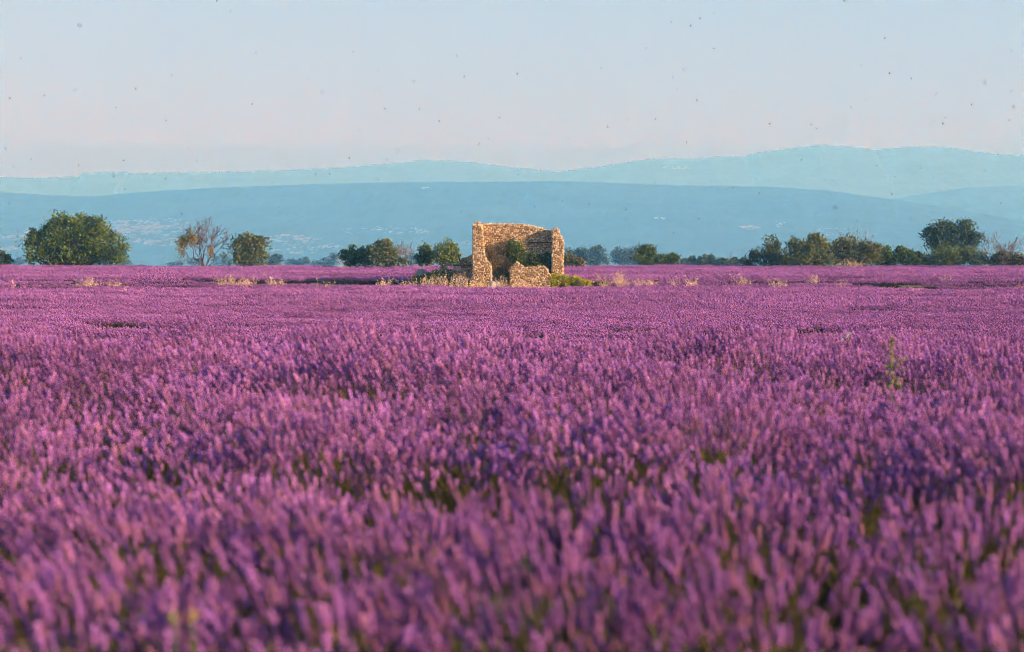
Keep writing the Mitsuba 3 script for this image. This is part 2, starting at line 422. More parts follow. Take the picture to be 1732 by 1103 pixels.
def mortar_colour(p, n, uv):
    a = mikit.fbm(p.x * 5.0, p.y * 5.0, p.z * 5.0, 3)
    b = mikit.noise(p.x * 30.0, p.y * 30.0, p.z * 30.0)
    return mikit.mix([0.20, 0.115, 0.055], [0.36, 0.23, 0.12], mikit.smoothstep(0.25, 0.75, a * 0.6 + b * 0.4))


def plain_stone_colour(p, n, uv):
    a = mikit.fbm(p.x * 3.0, p.y * 3.0, p.z * 3.0, 3)
    b = mikit.noise(p.x * 22.0, p.y * 22.0, p.z * 22.0)
    return mikit.mix([0.36, 0.28, 0.19], [0.58, 0.48, 0.35], mikit.smoothstep(0.2, 0.8, a * 0.6 + b * 0.4))


def wood_colour(p, n, uv):
    a = mikit.fbm(p.x * 3.0, p.y * 40.0, p.z * 40.0, 3)
    return mikit.mix([0.07, 0.05, 0.035], [0.18, 0.135, 0.095], a)


scene['mortar'] = {'type': 'twosided', 'bsdf': {'type': 'diffuse', 'reflectance': mikit.proc(mortar_colour)}}
scene['plain_stone'] = {'type': 'twosided', 'bsdf': {'type': 'diffuse', 'reflectance': mikit.proc(plain_stone_colour)}}
scene['old_wood'] = {'type': 'twosided', 'bsdf': {'type': 'diffuse', 'reflectance': mikit.proc(wood_colour)}}
scene['rubble_stone'] = {'type': 'twosided', 'bsdf': {'type': 'diffuse', 'reflectance': {'type': 'mesh_attribute', 'name': 'vertex_color'}}}

ICO = trimesh.creation.icosphere(subdivisions=1)
ICO_V, ICO_F = np.array(ICO.vertices), np.array(ICO.faces)
rng = np.random.default_rng(5)
ROCKS = []
for _ in range(8):
    v = ICO_V * (1 + 0.16 * rng.normal(size=(len(ICO_V), 1)).clip(-1.6, 1.6))
    v = np.sign(v) * np.abs(v) ** 0.88                       # a little squarish
    ROCKS.append(v)


def rocks(rng, pos, size, col):
    """Lumpy stones of half sizes (n, 3) at pos."""
    which, parts = rng.integers(0, 8, len(pos)), []
    for k in range(8):
        s = which == k
        if s.any():
            n = int(s.sum())
            r = frames(np.tile([[0, 0, 1.0]], (n, 1)) + rng.normal(0, 0.22, (n, 3)), rng.choice([0, math.pi], n) + rng.normal(0, 0.2, n))
            # frames() turns about z; bring its axes back to x and y
            M = np.einsum('nij,nj->nij', np.einsum('nij,njk->nik', np.tile(np.eye(3), (n, 1, 1)), np.tile(np.eye(3), (n, 1, 1))), size[s])
            tilt_m = np.eye(3) + 0.18 * (lambda a: np.stack([np.stack([a[:, 0] * 0, -a[:, 2], a[:, 1]], -1), np.stack([a[:, 2], a[:, 0] * 0, -a[:, 0]], -1), np.stack([-a[:, 1], a[:, 0], a[:, 0] * 0], -1)], 1))(rng.normal(0, 1, (n, 3)))
            parts.append(spread(ROCKS[k], ICO_F, np.einsum('nij,njk->nik', tilt_m, M), pos[s], col[s]))
    return join(parts)


def stone_wall(key, outline, lo, hi, axis, course=0.105, seed=0, both=True, label=None):
    """A rubble wall: outline (along, z) of its face, from lo to hi in depth. axis 'x': the face runs along x and looks to -y; axis 'y': it runs along y and looks to +-x."""
    rng = np.random.default_rng(seed + 100)
    poly = Polygon(outline).buffer(0)
    core = trimesh.creation.extrude_polygon(poly.buffer(-0.035), hi - lo - 0.05, engine='earcut')
    cv = np.array(core.vertices)
    cv = np.stack([cv[:, 0], lo + 0.025 + cv[:, 2], cv[:, 1]], -1) if axis == 'x' else np.stack([lo + 0.025 + cv[:, 2], cv[:, 0], cv[:, 1]], -1)
    scene[key] = mikit.ply((cv, np.array(core.faces)), 'mortar')
    x0, z0, x1, z1 = poly.bounds
    pos, size = [], []
    z, row = z0 + 0.05, 0
    while z < z1:
        h = course * rng.uniform(0.8, 1.2)
        for face in ((lo,) if not both else (lo, hi)):
            x = x0 - rng.uniform(0, 0.15)
            while x < x1:
                w = rng.uniform(0.08, 0.17) * (1.5 if rng.random() < 0.10 else 1)
                c = (x + w / 2, z + h / 2 + 0.03 * math.sin(1.7 * x + row * 0.8) + rng.normal(0, 0.02))
                if poly.contains(Point(c)) or poly.exterior.distance(Point(c)) < 0.03:
                    pos.append((c[0], face, c[1]))
                    size.append((w * 0.46, rng.uniform(0.05, 0.09), h * rng.uniform(0.38, 0.54)))
                x += w
        z += h
        row += 1
    line = poly.exterior
    for s in np.arange(0, line.length, 0.13):                # the edges: tops and ends across the wall's thickness
        p = line.interpolate(s)
        if p.y < z0 + 0.1:
            continue
        for dpt in np.arange(lo + 0.09, hi - 0.04, 0.17):
            pos.append((p.x + rng.normal(0, 0.02), dpt + rng.normal(0, 0.02), p.y + rng.normal(0, 0.022)))
            size.append((rng.uniform(0.045, 0.085), rng.uniform(0.06, 0.10), rng.uniform(0.04, 0.065)))
    pos, size = np.array(pos), np.array(size)
    if axis == 'y':
        pos, size = pos[:, [1, 0, 2]], size[:, [1, 0, 2]]
    v, f, c = rocks(rng, pos, size, stone_colour(rng, len(pos)))
    scene[key + '__stonework'] = mikit.ply((v, f), 'rubble_stone', smooth=False, color=c)
    labels[key + '__stonework'] = {'kind': 'stuff'}
    if label:
        labels[key] = {'label': label}


def px_outline(points, d=FRONT, foot=None):
    return [w_at(x, y, d) if foot is None or y < 480 else (w_at(x, y, d)[0], foot) for x, y in points]


G0 = float(ground_z(0, 188)) - 0.35
labels['stone_ruin'] = {'label': 'roofless ruin of warm golden rubble stone standing alone in the lavender', 'category': 'ruin'}
stone_wall('stone_ruin__front_wall', px_outline([(800, 490), (800.5, 440), (801, 380), (803, 377), (808, 376.5), (812.5, 379), (815.5, 391), (817, 412), (818.5, 430), (822, 440), (828, 446), (830.5, 451), (830.5, 490)], FRONT, G0),
           FRONT, FRONT + 0.58, 'x', seed=1, label='tall broken left end of the front wall beside the doorway')
stone_wall('stone_ruin__left_wall', [(FRONT + 0.60, G0), (FRONT + 0.60, w_at(0, 378.5)[1]), (FRONT + 1.1, w_at(0, 380)[1]), (FRONT + 2.15, w_at(0, 378)[1]), (FRONT + 2.15, G0)],
           w_at(800.5, 400)[0] + 0.02, w_at(814.5, 400)[0], 'y', seed=2)
D2 = FRONT + 1.6
stone_wall('stone_ruin__back_wall', px_outline([(815, 490), (815, 379), (823, 380), (830, 378.5), (838, 380), (846, 378.5), (853, 380.5), (862, 379), (872, 380.5), (881, 379.5), (890, 381.5), (899, 382), (906, 384.5), (914, 386), (921, 389), (929, 390.5), (936, 393), (941, 394), (941, 490)], D2, G0),
           D2, D2 + 0.55, 'x', seed=3, label='wide back wall of rounded cobbles, partly in shadow')
stone_wall('stone_ruin__right_wall', px_outline([(935, 490), (934.5, 440), (935.5, 393), (937.5, 387), (940, 385.5), (943.5, 388), (946, 396.5), (950.5, 403), (952.5, 412), (951.5, 440), (952, 490)], D2 - 0.88, G0),
           D2 - 0.88, D2 - 0.02, 'x', seed=4, label='narrow standing stub of the right side wall')
stone_wall('stone_ruin__low_wall', px_outline([(863.5, 490), (863.5, 458), (864.5, 453), (867, 452), (868.5, 447.5), (872, 446.5), (874, 443.5), (877, 445.5), (879, 449), (883, 450), (885, 453.5), (891, 454), (893, 452), (899, 453), (901, 451), (906, 452.5), (908, 450), (913, 450.5), (915, 453), (920, 451.5), (923, 454.5), (926, 456), (928, 463), (930.5, 468), (931, 490)], FRONT + 0.02, G0),
           FRONT + 0.02, FRONT + 0.56, 'x', seed=5, label='crumbled low remnant of the front wall below the window gap')


def box(key, lo, hi, bsdf, turn=None):
    b = trimesh.creation.box(extents=np.subtract(hi, lo))
    b = b.subdivide().subdivide()
    c = np.add(lo, hi) / 2
    v = np.array(b.vertices)
    v = v + (meshkit.noise((v + c) * 7.0)[:, None] - 0.5) * 0.02
    if turn is not None:
        v = v @ trimesh.transformations.rotation_matrix(turn[0], turn[1])[:3, :3].T
    scene[key] = mikit.ply((v + c, np.array(b.faces)), bsdf)


x0, z0 = w_at(828.3, 452)
box('stone_ruin__door_jamb', [x0, FRONT - 0.06, G0], [x0 + 0.11, FRONT + 0.57, z0], 'plain_stone')
labels['stone_ruin__door_jamb'] = {'label': 'pale dressed jamb of the doorway'}
bx0, bz = w_at(893, 410.2, D2)
box('stone_ruin__timber_beam', [bx0, D2 - 0.11, bz - 0.035], [w_at(934, 410, D2)[0], D2 - 0.02, bz + 0.035], 'old_wood')
labels['stone_ruin__timber_beam'] = {'label': 'dark timber let into the back wall'}
# the lean-to on the left, in the shadow of the ruin
DA = FRONT + 1.3
stone_wall('stone_ruin__annex_wall', px_outline([(768, 490), (768, 450), (769, 447.5), (803, 447.5), (803, 490)], DA, G0), DA, DA + 0.45, 'x', seed=6, label='low dark wall of the collapsed lean-to')
stone_wall('stone_ruin__annex_rubble', px_outline([(769.5, 447.2), (771, 445), (777, 442), (783, 438), (789, 437), (795, 434), (800, 431.5), (803, 430), (803, 447.2)], DA + 0.2), DA + 0.2, DA + 1.9, 'x', course=0.13, seed=7, label='sloping rubble roof of the lean-to')
ax, az = w_at(766, 448.6, DA)
box('stone_ruin__annex_lintel', [ax, DA - 0.16, az - 0.05], [w_at(802.5, 448, DA)[0], DA + 0.05, az + 0.06], 'old_wood')
labels['stone_ruin__annex_lintel'] = {'label': 'weathered beam along the front edge of the lean-to'}
ax, az = w_at(770.5, 459, DA)
box('stone_ruin__annex_slab', [ax, DA - 0.13, az], [ax + 0.34, DA - 0.085, az + 0.36], 'plain_stone')
labels['stone_ruin__annex_slab'] = {'label': 'pale slab set in the lean-to wall'}
ax, az = w_at(776.6, 436, DA + 0.3)
box('stone_ruin__timber_post', [ax - 0.045, DA + 0.25, az - 0.34], [ax + 0.045, DA + 0.35, az + 0.26], 'old_wood', turn=(math.radians(-11), [0, 1, 0]))
labels['stone_ruin__timber_post'] = {'label': 'leaning stump of a post on the lean-to'}
for k, (px, py, s) in enumerate(((834, 479, 0.16), (840, 480.5, 0.13), (712, 458.5, 0.19), (719, 461, 0.15))):
    p = at(px, py, FRONT - 0.9 if px > 800 else FRONT + 2.6)
    p[2] = max(p[2], float(ground_z(p[0], p[1])) + s * 0.4)
    rg = np.random.default_rng(60 + k)
    v, f, c = rocks(rg, p[None] * 0, np.array([[s * 1.35, s, s * 0.8]]), np.array([[0.50, 0.44, 0.36]] if k < 2 else [[0.30, 0.29, 0.27]]))
    low = p[2] - s * 0.8 - float(ground_z(p[0], p[1]))
    if low > 0:                                              # reach down to the soil
        v = np.where(v[:, 2:] < 0, v * [1.5, 1.4, 1 + low / (s * 0.8)], v)
    key = 'fallen_stone' + (f'_{k:03d}' if k else '')
    scene[key] = mikit.ply((v + p, f), 'rubble_stone', smooth=False, color=c)
labels['fallen_stone'] = {'label': 'pale fallen stone lying in the doorway, nearer the left jamb', 'category': 'stone', 'group': 'fallen stones round the ruin'}
labels['fallen_stone_001'] = {'label': 'smaller pale stone in the doorway just right of the other', 'category': 'stone', 'group': 'fallen stones round the ruin'}
labels['fallen_stone_002'] = {'label': 'grey boulder among the weeds left of the lean-to', 'category': 'stone', 'group': 'fallen stones round the ruin'}
labels['fallen_stone_003'] = {'label': 'smaller grey stone against the right side of the boulder left of the lean-to', 'category': 'stone', 'group': 'fallen stones round the ruin'}

# ---------------------------------------------------------------- trees and shrubs
def leaf_colour_twosided(name, rough):
    scene[name] = {'type': 'twosided', 'bsdf': {'type': 'principled', 'base_color': {'type': 'mesh_attribute', 'name': 'vertex_color'}, 'roughness': rough, 'specular': 0.35}}


leaf_colour_twosided('leaf_matter', 0.55)
scene['bark_matter'] = {'type': 'twosided', 'bsdf': {'type': 'diffuse', 'reflectance': {'type': 'mesh_attribute', 'name': 'vertex_color'}}}
LEAF_GAIN = np.array([1.12, 1.40, 1.0])
LEAF_V = np.array([[0, 0, 0], [0.36, 0.10, 0.5], [-0.36, 0.10, 0.5], [0, -0.05, 1.0]])
LEAF_F = np.array([[0, 1, 2], [2, 1, 3]])


def leaves_at(rng, pos, out, size, tones, ragged=0.75, cluster_tone=None):
    n = len(pos)
    d = out + rng.normal(0, ragged, (n, 3))
    s = size * rng.uniform(0.65, 1.3, n)
    k = rng.random((n, 1)) if cluster_tone is None else np.clip(cluster_tone[:, None] + rng.normal(0, 0.22, (n, 1)), 0, 1)
    tones = np.array(tones) * LEAF_GAIN
    c = tones[0] * (1 - k) + tones[1] * k
    if len(tones) > 2:
        c = np.where(rng.random((n, 1)) < 0.10, tones[2], c)
    return spread(LEAF_V, LEAF_F, frames(d, rng.uniform(0, 6.28, n)) * s[:, None, None], pos, c * rng.uniform(0.8, 1.2, (n, 1)))


def tube(a, b, ra, rb, sides=4):
    """Tapered sticks from a to b, (n, 3) each."""
    n = len(a)
    fr = frames(b - a, np.zeros(n))
    ang = np.arange(sides) * 2 * np.pi / sides
    ring = np.stack([np.cos(ang), np.sin(ang), ang * 0], -1)
    off = np.einsum('nij,kj->nki', fr, ring)
    v = np.concatenate([a[:, None] + off * ra[:, None, None], b[:, None] + off * rb[:, None, None]], 1)
    i = np.arange(sides)
    f = np.vstack([np.stack([i, (i + 1) % sides, (i + 1) % sides + sides], 1), np.stack([i, (i + 1) % sides + sides, i + sides], 1)])
    return v.reshape(-1, 3), (f[None] + (np.arange(n) * 2 * sides)[:, None, None]).reshape(-1, 3)


def sticks(rng, segs, colour):
    a, b = np.array([s[0] for s in segs]), np.array([s[1] for s in segs])
    ra, rb = np.array([s[2] for s in segs]), np.array([s[3] for s in segs])
    v, f = tube(a, b, ra, rb)
    return v, f, np.repeat(np.array(colour) * rng.uniform(0.8, 1.2, (len(segs), 1)), 8, axis=0)


def limb(rng, a, b, r, bends=3):
    """A crooked limb from a to b as segments."""
    ts = np.linspace(0, 1, bends + 1)
    pts = a + (b - a) * ts[:, None] + rng.normal(0, 0.06, (bends + 1, 3)) * np.linalg.norm(b - a) * np.sin(np.pi * ts)[:, None]
    return [(pts[i], pts[i + 1], r * (1 - 0.75 * ts[i]), r * (1 - 0.75 * ts[i + 1])) for i in range(bends)]


def foot(px, d):
    p = at(px, 450, d)
    p[2] = float(ground_z(p[0], d)) - 0.05
    return p


def leafy(key, label, d, blobs, n, size, tones, trunk=0.16, clump=0.34, group=None, category='tree', seed=0, shell=0.72, bark=(0.16, 0.13, 0.10), stems=1, up=0.35, sub=1.0):
    """A tree or shrub: crown of leaves round the blobs (px, py, half width, half height), limbs from the foot to the blobs."""
    rng = np.random.default_rng(seed + 1000)
    m = d / F
    bl = [(at(x, y, d), np.array([rx * m, 0.5 * (rx + ry) * m * 0.9, ry * m])) for x, y, rx, ry in blobs]
    for c, r in list(bl):
        for _ in range(3):
            e = rng.normal(size=3) * [1, 0.7, 1]
            e[2] = abs(e[2]) * 0.8 if rng.random() < 0.7 else e[2]
            e /= np.linalg.norm(e)
            bl.append((c + r * e * rng.uniform(0.75, 1.0), r * rng.uniform(0.22, 0.42)))
    w = np.array([r[0] * r[2] for _, r in bl])
    w = w / w.sum()
    parts, segs = [], []
    mid = sum(b[0] * k for b, k in zip(bl, w))
    px_mid = mid[0] / d * F + 866
    base = foot(px_mid, d)
    bases = [base + np.array([rng.normal(0, 0.25) if stems > 1 else 0, rng.normal(0, 0.2) if stems > 1 else 0, 0]) for _ in range(stems)]
    for (c, r), k in zip(bl, w):
        c = c + np.array([0, rng.normal(0, 0.25) * r[1], 0])
        segs += limb(rng, bases[int(rng.integers(stems))], c, trunk * (0.45 + 0.55 * k / w.max()), 4)
        nc = max(7, int(sub * 26 * (k * len(bl)) ** 0.5))
        dirs = rng.normal(size=(nc, 3))
        dirs /= np.linalg.norm(dirs, axis=1, keepdims=True)
        cc = c + dirs * r * rng.uniform(shell - 0.22, 1.0, (nc, 1)) * np.where(rng.random((nc, 1)) < 0.14, rng.uniform(1.1, 1.35, (nc, 1)), 1.0)
        for q in cc[: min(nc, 14)]:
            segs += limb(rng, c + (q - c) * 0.1, q, trunk * 0.22, 2)
        nl = int(n * k)
        pick = rng.integers(0, nc, nl)
        off = rng.normal(size=(nl, 3)) * clump * r.mean() * 0.62 * rng.uniform(0.6, 1.25, nc)[pick][:, None]
        off[:, 2] *= 0.8
        pos = cc[pick] + off
        out = off / (np.linalg.norm(off, axis=1, keepdims=True) + 1e-9) + 0.6 * dirs[pick] + np.array([0, 0, up])
        ct = rng.uniform(0, 1, nc)[pick]
        parts.append(leaves_at(rng, pos, out, size, tones, cluster_tone=ct))
    v, f, c = join(parts)
    keep = np.repeat(v.reshape(-1, 4, 3)[:, :, 2].min(1) > base[2] - 0.1, 4)
    f = f[keep[f[:, 0]]]
    scene[key + '__crown'] = mikit.ply((v, f), 'leaf_matter', color=c)
    v, f, c = sticks(rng, segs, bark)
    scene[key + '__trunk'] = mikit.ply((v, f), 'bark_matter', color=c)
    labels[key] = {'label': label, 'category': category, **({'group': group} if group else {})}


def branch(rng, segs, tips, p, d, length, r, level, spreading):
    """Recursive bare branching; level 0 makes the last twigs."""
    n = 3
    pts, q = [p], np.array(p)
    for _ in range(n):
        d = d + rng.normal(0, 0.13, 3) + np.array([0, 0, 0.05])
        d = d / np.linalg.norm(d)
        q = q + d * length / n
        pts.append(q.copy())
    r1 = r * 0.62
    for i in range(n):
        segs.append((pts[i], pts[i + 1], r + (r1 - r) * i / n, r + (r1 - r) * (i + 1) / n))
    if level == 0:
        tips.append(pts[-1])
        return
    for _ in range(int(rng.integers(3, 5))):
        i = int(rng.integers(1, n + 1))
        e = d + rng.normal(0, spreading, 3)
        branch(rng, segs, tips, pts[i], e / np.linalg.norm(e), length * rng.uniform(0.55, 0.8), r1 * rng.uniform(0.5, 0.8), level - 1, spreading)
    branch(rng, segs, tips, pts[-1], d, length * 0.7, r1 * 0.8, level - 1, spreading)


def bare(key, label, d, px, heads, colour, seed, level=3, r=0.07, spreading=0.42, leafy_tips=(), category='tree', size=0.14, base=None, twig=0.012, reach=0.8):
    """A nearly leafless tree: main branches from the foot to the pixels heads, each (px, py) where the branch's first fork stands."""
    rng = np.random.default_rng(seed + 2000)
    segs, tips = [], []
    b = foot(px, d) if base is None else base
    for hx, hy in heads:
        h = at(hx, hy, d) + np.array([0, rng.normal(0, 0.5), 0])
        s = limb(rng, b + np.array([rng.normal(0, 0.12), rng.normal(0, 0.12), 0]), h, r, 4)
        segs += s
        e = (h - b) / np.linalg.norm(h - b)
        for _ in range(4):
            q = e + rng.normal(0, spreading, 3)
            branch(rng, segs, tips, s[int(rng.integers(2, 4))][1], q / np.linalg.norm(q), reach * rng.uniform(0.7, 1.2), r * 0.42, level - 1, spreading)
    segs = [(a, c, max(x, twig), max(y, twig * 0.8)) for a, c, x, y in segs]
    v, f, c = sticks(rng, segs, colour)
    scene[key + '__branches'] = mikit.ply((v, f), 'bark_matter', color=c)
    labels[key] = {'label': label, 'category': category}
    tips = np.array(tips)
    parts = []
    for x0, y0, x1, y1, n, tones in leafy_tips:
        lo, hi = at(x0, y1, d), at(x1, y0, d)
        ok = tips[(tips[:, 0] > lo[0]) & (tips[:, 0] < hi[0]) & (tips[:, 2] > lo[2]) & (tips[:, 2] < hi[2])]
        if len(ok) == 0:
            ok = np.array([(lo + hi) / 2])
        pick = ok[rng.integers(0, len(ok), n)]
        pos = pick + rng.normal(0, 0.16, (n, 3))
        parts.append(leaves_at(rng, pos, rng.normal(0, 0.5, (n, 3)), size, tones))
    if parts:
        v, f, c = join(parts)
        scene[key + '__leaves'] = mikit.ply((v, f), 'leaf_matter', color=c)


GREEN = [[0.030, 0.052, 0.012], [0.115, 0.145, 0.028], [0.17, 0.17, 0.035]]
DARK = [[0.026, 0.044, 0.014], [0.085, 0.112, 0.030], [0.12, 0.13, 0.035]]
OLIVE = [[0.050, 0.062, 0.020], [0.150, 0.150, 0.055], [0.26, 0.21, 0.12]]
RUST = [[0.055, 0.055, 0.020], [0.160, 0.140, 0.050], [0.28, 0.15, 0.07]]
PINE = [[0.024, 0.040, 0.018], [0.072, 0.092, 0.036], [0.10, 0.11, 0.05]]
GREY = [[0.060, 0.080, 0.036], [0.130, 0.160, 0.080], [0.18, 0.19, 0.10]]
FRESH = [[0.075, 0.095, 0.016], [0.190, 0.210, 0.034], [0.25, 0.23, 0.05]]
FAR = 'distant trees down in the valley'

# left of the ruin, from the left edge
leafy('shrub', 'dark green shrub cut off by the left edge of the picture', 268, [(4, 440, 14, 11)], 2600, 0.17, DARK, 0.05, category='shrub', seed=1)
leafy('round_tree', 'big dense round green tree standing alone at the left', 268,
      [(106, 386, 25, 24), (128, 381, 27, 22), (154, 388, 26, 25), (92, 408, 30, 24), (168, 408, 25, 26), (130, 412, 42, 31), (68, 416, 22, 22), (58, 400, 11, 13), (192, 424, 25, 26), (130, 430, 54, 20), (84, 436, 30, 13), (52, 438, 8, 9), (170, 437, 42, 12)],
      21000, 0.21, [[0.032, 0.056, 0.010], [0.145, 0.175, 0.026], [0.26, 0.24, 0.025]], 0.30, seed=2, clump=0.33, sub=0.85)
bare('bare_tree', 'half bare tree with purplish twigs and a few ochre leaves on its left side', 262, 346, [(318, 408), (326, 399), (334, 396), (341, 398), (349, 394), (360, 404), (370, 408), (314, 424), (372, 420), (338, 412)], (0.165, 0.115, 0.11), 3, level=3, r=0.065, reach=0.75, spreading=0.5, twig=0.011,
     leafy_tips=[(300, 400, 340, 432, 900, [[0.20, 0.13, 0.02], [0.34, 0.21, 0.03]]), (296, 385, 330, 440, 700, OLIVE), (335, 420, 360, 447, 260, [[0.22, 0.11, 0.02], [0.30, 0.17, 0.03]])])
leafy('bushy_tree', 'olive green bushy tree with a loose outline right of the half bare tree', 262, [(420, 424, 27, 22), (412, 412, 18, 14), (436, 416, 15, 14), (424, 438, 32, 12)], 5200, 0.20, OLIVE, 0.12, seed=4, clump=0.42)
leafy('shrub_001', 'open dark shrub, first of the row between the olive tree and the ruin', 256, [(592, 436, 14, 12), (597, 423, 6, 8), (606, 442, 14, 7), (584, 430, 5, 7)], 1900, 0.20, GREEN, 0.05, category='shrub', seed=5, shell=0.88, clump=0.40)
leafy('shrub_002', 'dark green shrub just left of the reddish olive tree before the ruin', 256, [(618, 434, 16, 13), (612, 427, 7, 8), (627, 424, 6, 9), (634, 441, 12, 8)], 2000, 0.19, GREEN, 0.05, category='shrub', seed=6, shell=0.88, clump=0.40)
leafy('olive_tree', 'reddish olive tree, tallest leafy one of the row left of the ruin', 254, [(648, 428, 18, 20), (653, 420, 10, 12), (660, 436, 13, 13), (655, 412, 5, 6), (676, 443, 14, 6)], 3300, 0.19, OLIVE, 0.09, seed=7, shell=0.85, clump=0.38)
bare('bare_shrub', 'grey leafless shrub standing between the leafy shrubs left of the ruin', 256, 680, [(675, 428), (682, 424), (690, 428), (686, 432)], (0.26, 0.23, 0.20), 8, level=3, r=0.05, spreading=0.45, reach=0.5, category='shrub')
leafy('shrub_003', 'upright dark green shrub, second leafy one left of the ruin', 250, [(718, 430, 9, 17), (727, 434, 8, 14), (712, 438, 8, 10)], 2600, 0.17, [[0.038, 0.060, 0.014], [0.125, 0.150, 0.034], [0.18, 0.18, 0.04]], 0.05, category='shrub', stems=4, seed=9, up=1.1)
leafy('shrub_004', 'upright bright green shrub nearest the left side of the ruin', 248, [(746, 432, 11, 18), (757, 428, 10, 19), (768, 432, 7, 18), (755, 440, 18, 9)], 3800, 0.17, FRESH[:1] + [[0.19, 0.205, 0.036], [0.28, 0.26, 0.06]], 0.05, category='shrub', stems=5, seed=10, up=1.1)
leafy('shrub_005', 'low olive bush peeping out behind the right side of the ruin', 250, [(962, 441, 13, 10), (978, 443, 10, 8)], 1900, 0.18, RUST, 0.05, category='shrub', seed=11)
leafy('conical_tree', 'green cone shaped tree in front of the far pines right of the ruin', 290, [(1094, 438, 19, 13), (1094, 428, 11, 13)], 3600, 0.19, GREEN, 0.09, seed=12, up=0.8)
leafy('shrub_006', 'dark rounded bush right of the cone shaped green tree', 275, [(1120, 442, 14, 9), (1139, 440, 11, 10)], 2600, 0.19, DARK, 0.05, category='shrub', seed=13)
leafy('open_tree', 'sparse tree with open branches, first of the large ones at the right', 262, [(1305, 420, 11, 19), (1298, 438, 32, 12), (1316, 434, 14, 14), (1277, 431, 8, 6), (1332, 441, 20, 8), (1266, 443, 14, 7)], 4300, 0.19, [[0.040, 0.052, 0.022], [0.120, 0.130, 0.055], [0.22, 0.19, 0.12]], 0.11, seed=14, clump=0.44, shell=0.8)
leafy('pale_tree', 'pale olive tree with a tuft at its top, left of the twiggy tree', 258, [(1366, 430, 30, 20), (1378, 405, 11, 9), (1345, 418, 12, 13), (1384, 420, 18, 18), (1372, 441, 34, 9), (1400, 440, 14, 10)], 7200, 0.19, [[0.055, 0.066, 0.020], [0.185, 0.180, 0.060], [0.28, 0.24, 0.11]], 0.13, seed=15, clump=0.40)
leafy('twiggy_tree', 'broad olive brown tree with bare twigs above its crown', 262, [(1442, 424, 33, 25), (1420, 430, 20, 19), (1468, 428, 18, 20), (1440, 440, 42, 10)], 8200, 0.19, [[0.050, 0.055, 0.020], [0.155, 0.142, 0.048], [0.26, 0.18, 0.07]], 0.14, seed=16)
rng = np.random.default_rng(77)
segs, tips = [], []
for hx, hy in ((1425, 405), (1437, 402), (1450, 402), (1462, 406), (1470, 411)):
    h = at(hx, hy, 262)
    e = np.array([(hx - 1446) * 0.025, 0.0, 1.0])
    branch(rng, segs, tips, h, e / np.linalg.norm(e), 0.55, 0.02, 1, 0.35)
v, f, c = sticks(rng, [(a, b, max(x, 0.011), max(y, 0.009)) for a, b, x, y in segs], (0.22, 0.16, 0.12))
scene['twiggy_tree__twigs'] = mikit.ply((v, f), 'bark_matter', color=c)
labels['twiggy_tree__twigs'] = {'label': 'bare twigs sticking out of the top of the crown', 'kind': 'stuff'}
leafy('shrub_007', 'mid green shrub joined to the right side of the twiggy tree', 266, [(1492, 434, 17, 16), (1505, 440, 14, 10)], 3000, 0.19, GREEN, 0.06, category='shrub', seed=17)
leafy('shrub_008', 'green pointed shrub between the twiggy tree and the oak', 262, [(1528, 436, 19, 13), (1546, 442, 12, 8), (1523, 427, 8, 10), (1536, 432, 8, 9)], 3300, 0.18, GREEN, 0.06, category='shrub', seed=18)
leafy('shrub_009', 'dull grey green bush at the left foot of the oak', 330, [(1561, 440, 19, 11), (1552, 434, 8, 7)], 2400, 0.22, DARK, 0.06, category='shrub', seed=19)
leafy('oak_tree', 'tall dark blue green oak rising above the bushes at the right', 340, [(1592, 390, 21, 16), (1574, 398, 14, 11), (1630, 392, 20, 16), (1610, 402, 34, 17), (1646, 406, 18, 13), (1590, 412, 24, 13), (1622, 416, 26, 12)], 12500, 0.25, [[0.024, 0.042, 0.018], [0.078, 0.100, 0.040], [0.11, 0.12, 0.05]], 0.32, seed=20, clump=0.36)
leafy('shrub_010', 'soft light green bush in front of the oak, the left one', 262, [(1602, 434, 24, 15), (1590, 438, 14, 11), (1574, 442, 14, 8)], 4200, 0.16, [[0.065, 0.085, 0.026], [0.160, 0.185, 0.060], [0.21, 0.21, 0.08]], 0.06, category='shrub', seed=21)
leafy('shrub_011', 'grey green rounded bush in front of the oak, the right one', 262, [(1640, 436, 25, 14), (1662, 442, 12, 8)], 3800, 0.16, GREY, 0.06, category='shrub', seed=22)
bare('bare_tree_001', 'bare pale branched tree at the right edge above low brush', 258, 1690, [(1672, 422), (1682, 416), (1700, 424), (1712, 416), (1726, 422), (1690, 424)], (0.24, 0.19, 0.15), 23, level=3, r=0.05, spreading=0.5, reach=0.7)
leafy('shrub_012', 'reddish brown brush round the foot of the bare tree at the right edge', 258, [(1700, 438, 26, 12), (1676, 440, 14, 9), (1728, 440, 18, 10)], 3600, 0.17, [[0.060, 0.050, 0.022], [0.130, 0.105, 0.045], [0.24, 0.14, 0.08]], 0.05, category='shrub', seed=24)

ORDINAL = ('first', 'second', 'third', 'fourth', 'fifth', 'sixth', 'seventh', 'eighth', 'ninth', 'last')
# the young pines in the middle distance, right of the ruin
for k, (x, t, w) in enumerate(((1158, 438, 8), (1170, 435, 9), (1184, 436, 9), (1193, 431, 7), (1203, 432, 8), (1217, 435, 9), (1229, 438, 8), (1241, 437, 9), (1252, 440, 8), (1262, 438, 9))):
    leafy('young_pine' + (f'_{k:03d}' if k else ''), f'small hazy pine, {ORDINAL[k]} in the low row counted from the dark rounded bush', 620, [(x, 447, w, 7), (x + 1, (t + 449) / 2, w * 0.62, (449 - t) / 2)], 900, 0.40, PINE if k % 3 else OLIVE, 0.06,
          group='young pines in the low row right of the ruin', category='pine', seed=40 + k, up=0.8, sub=0.6)
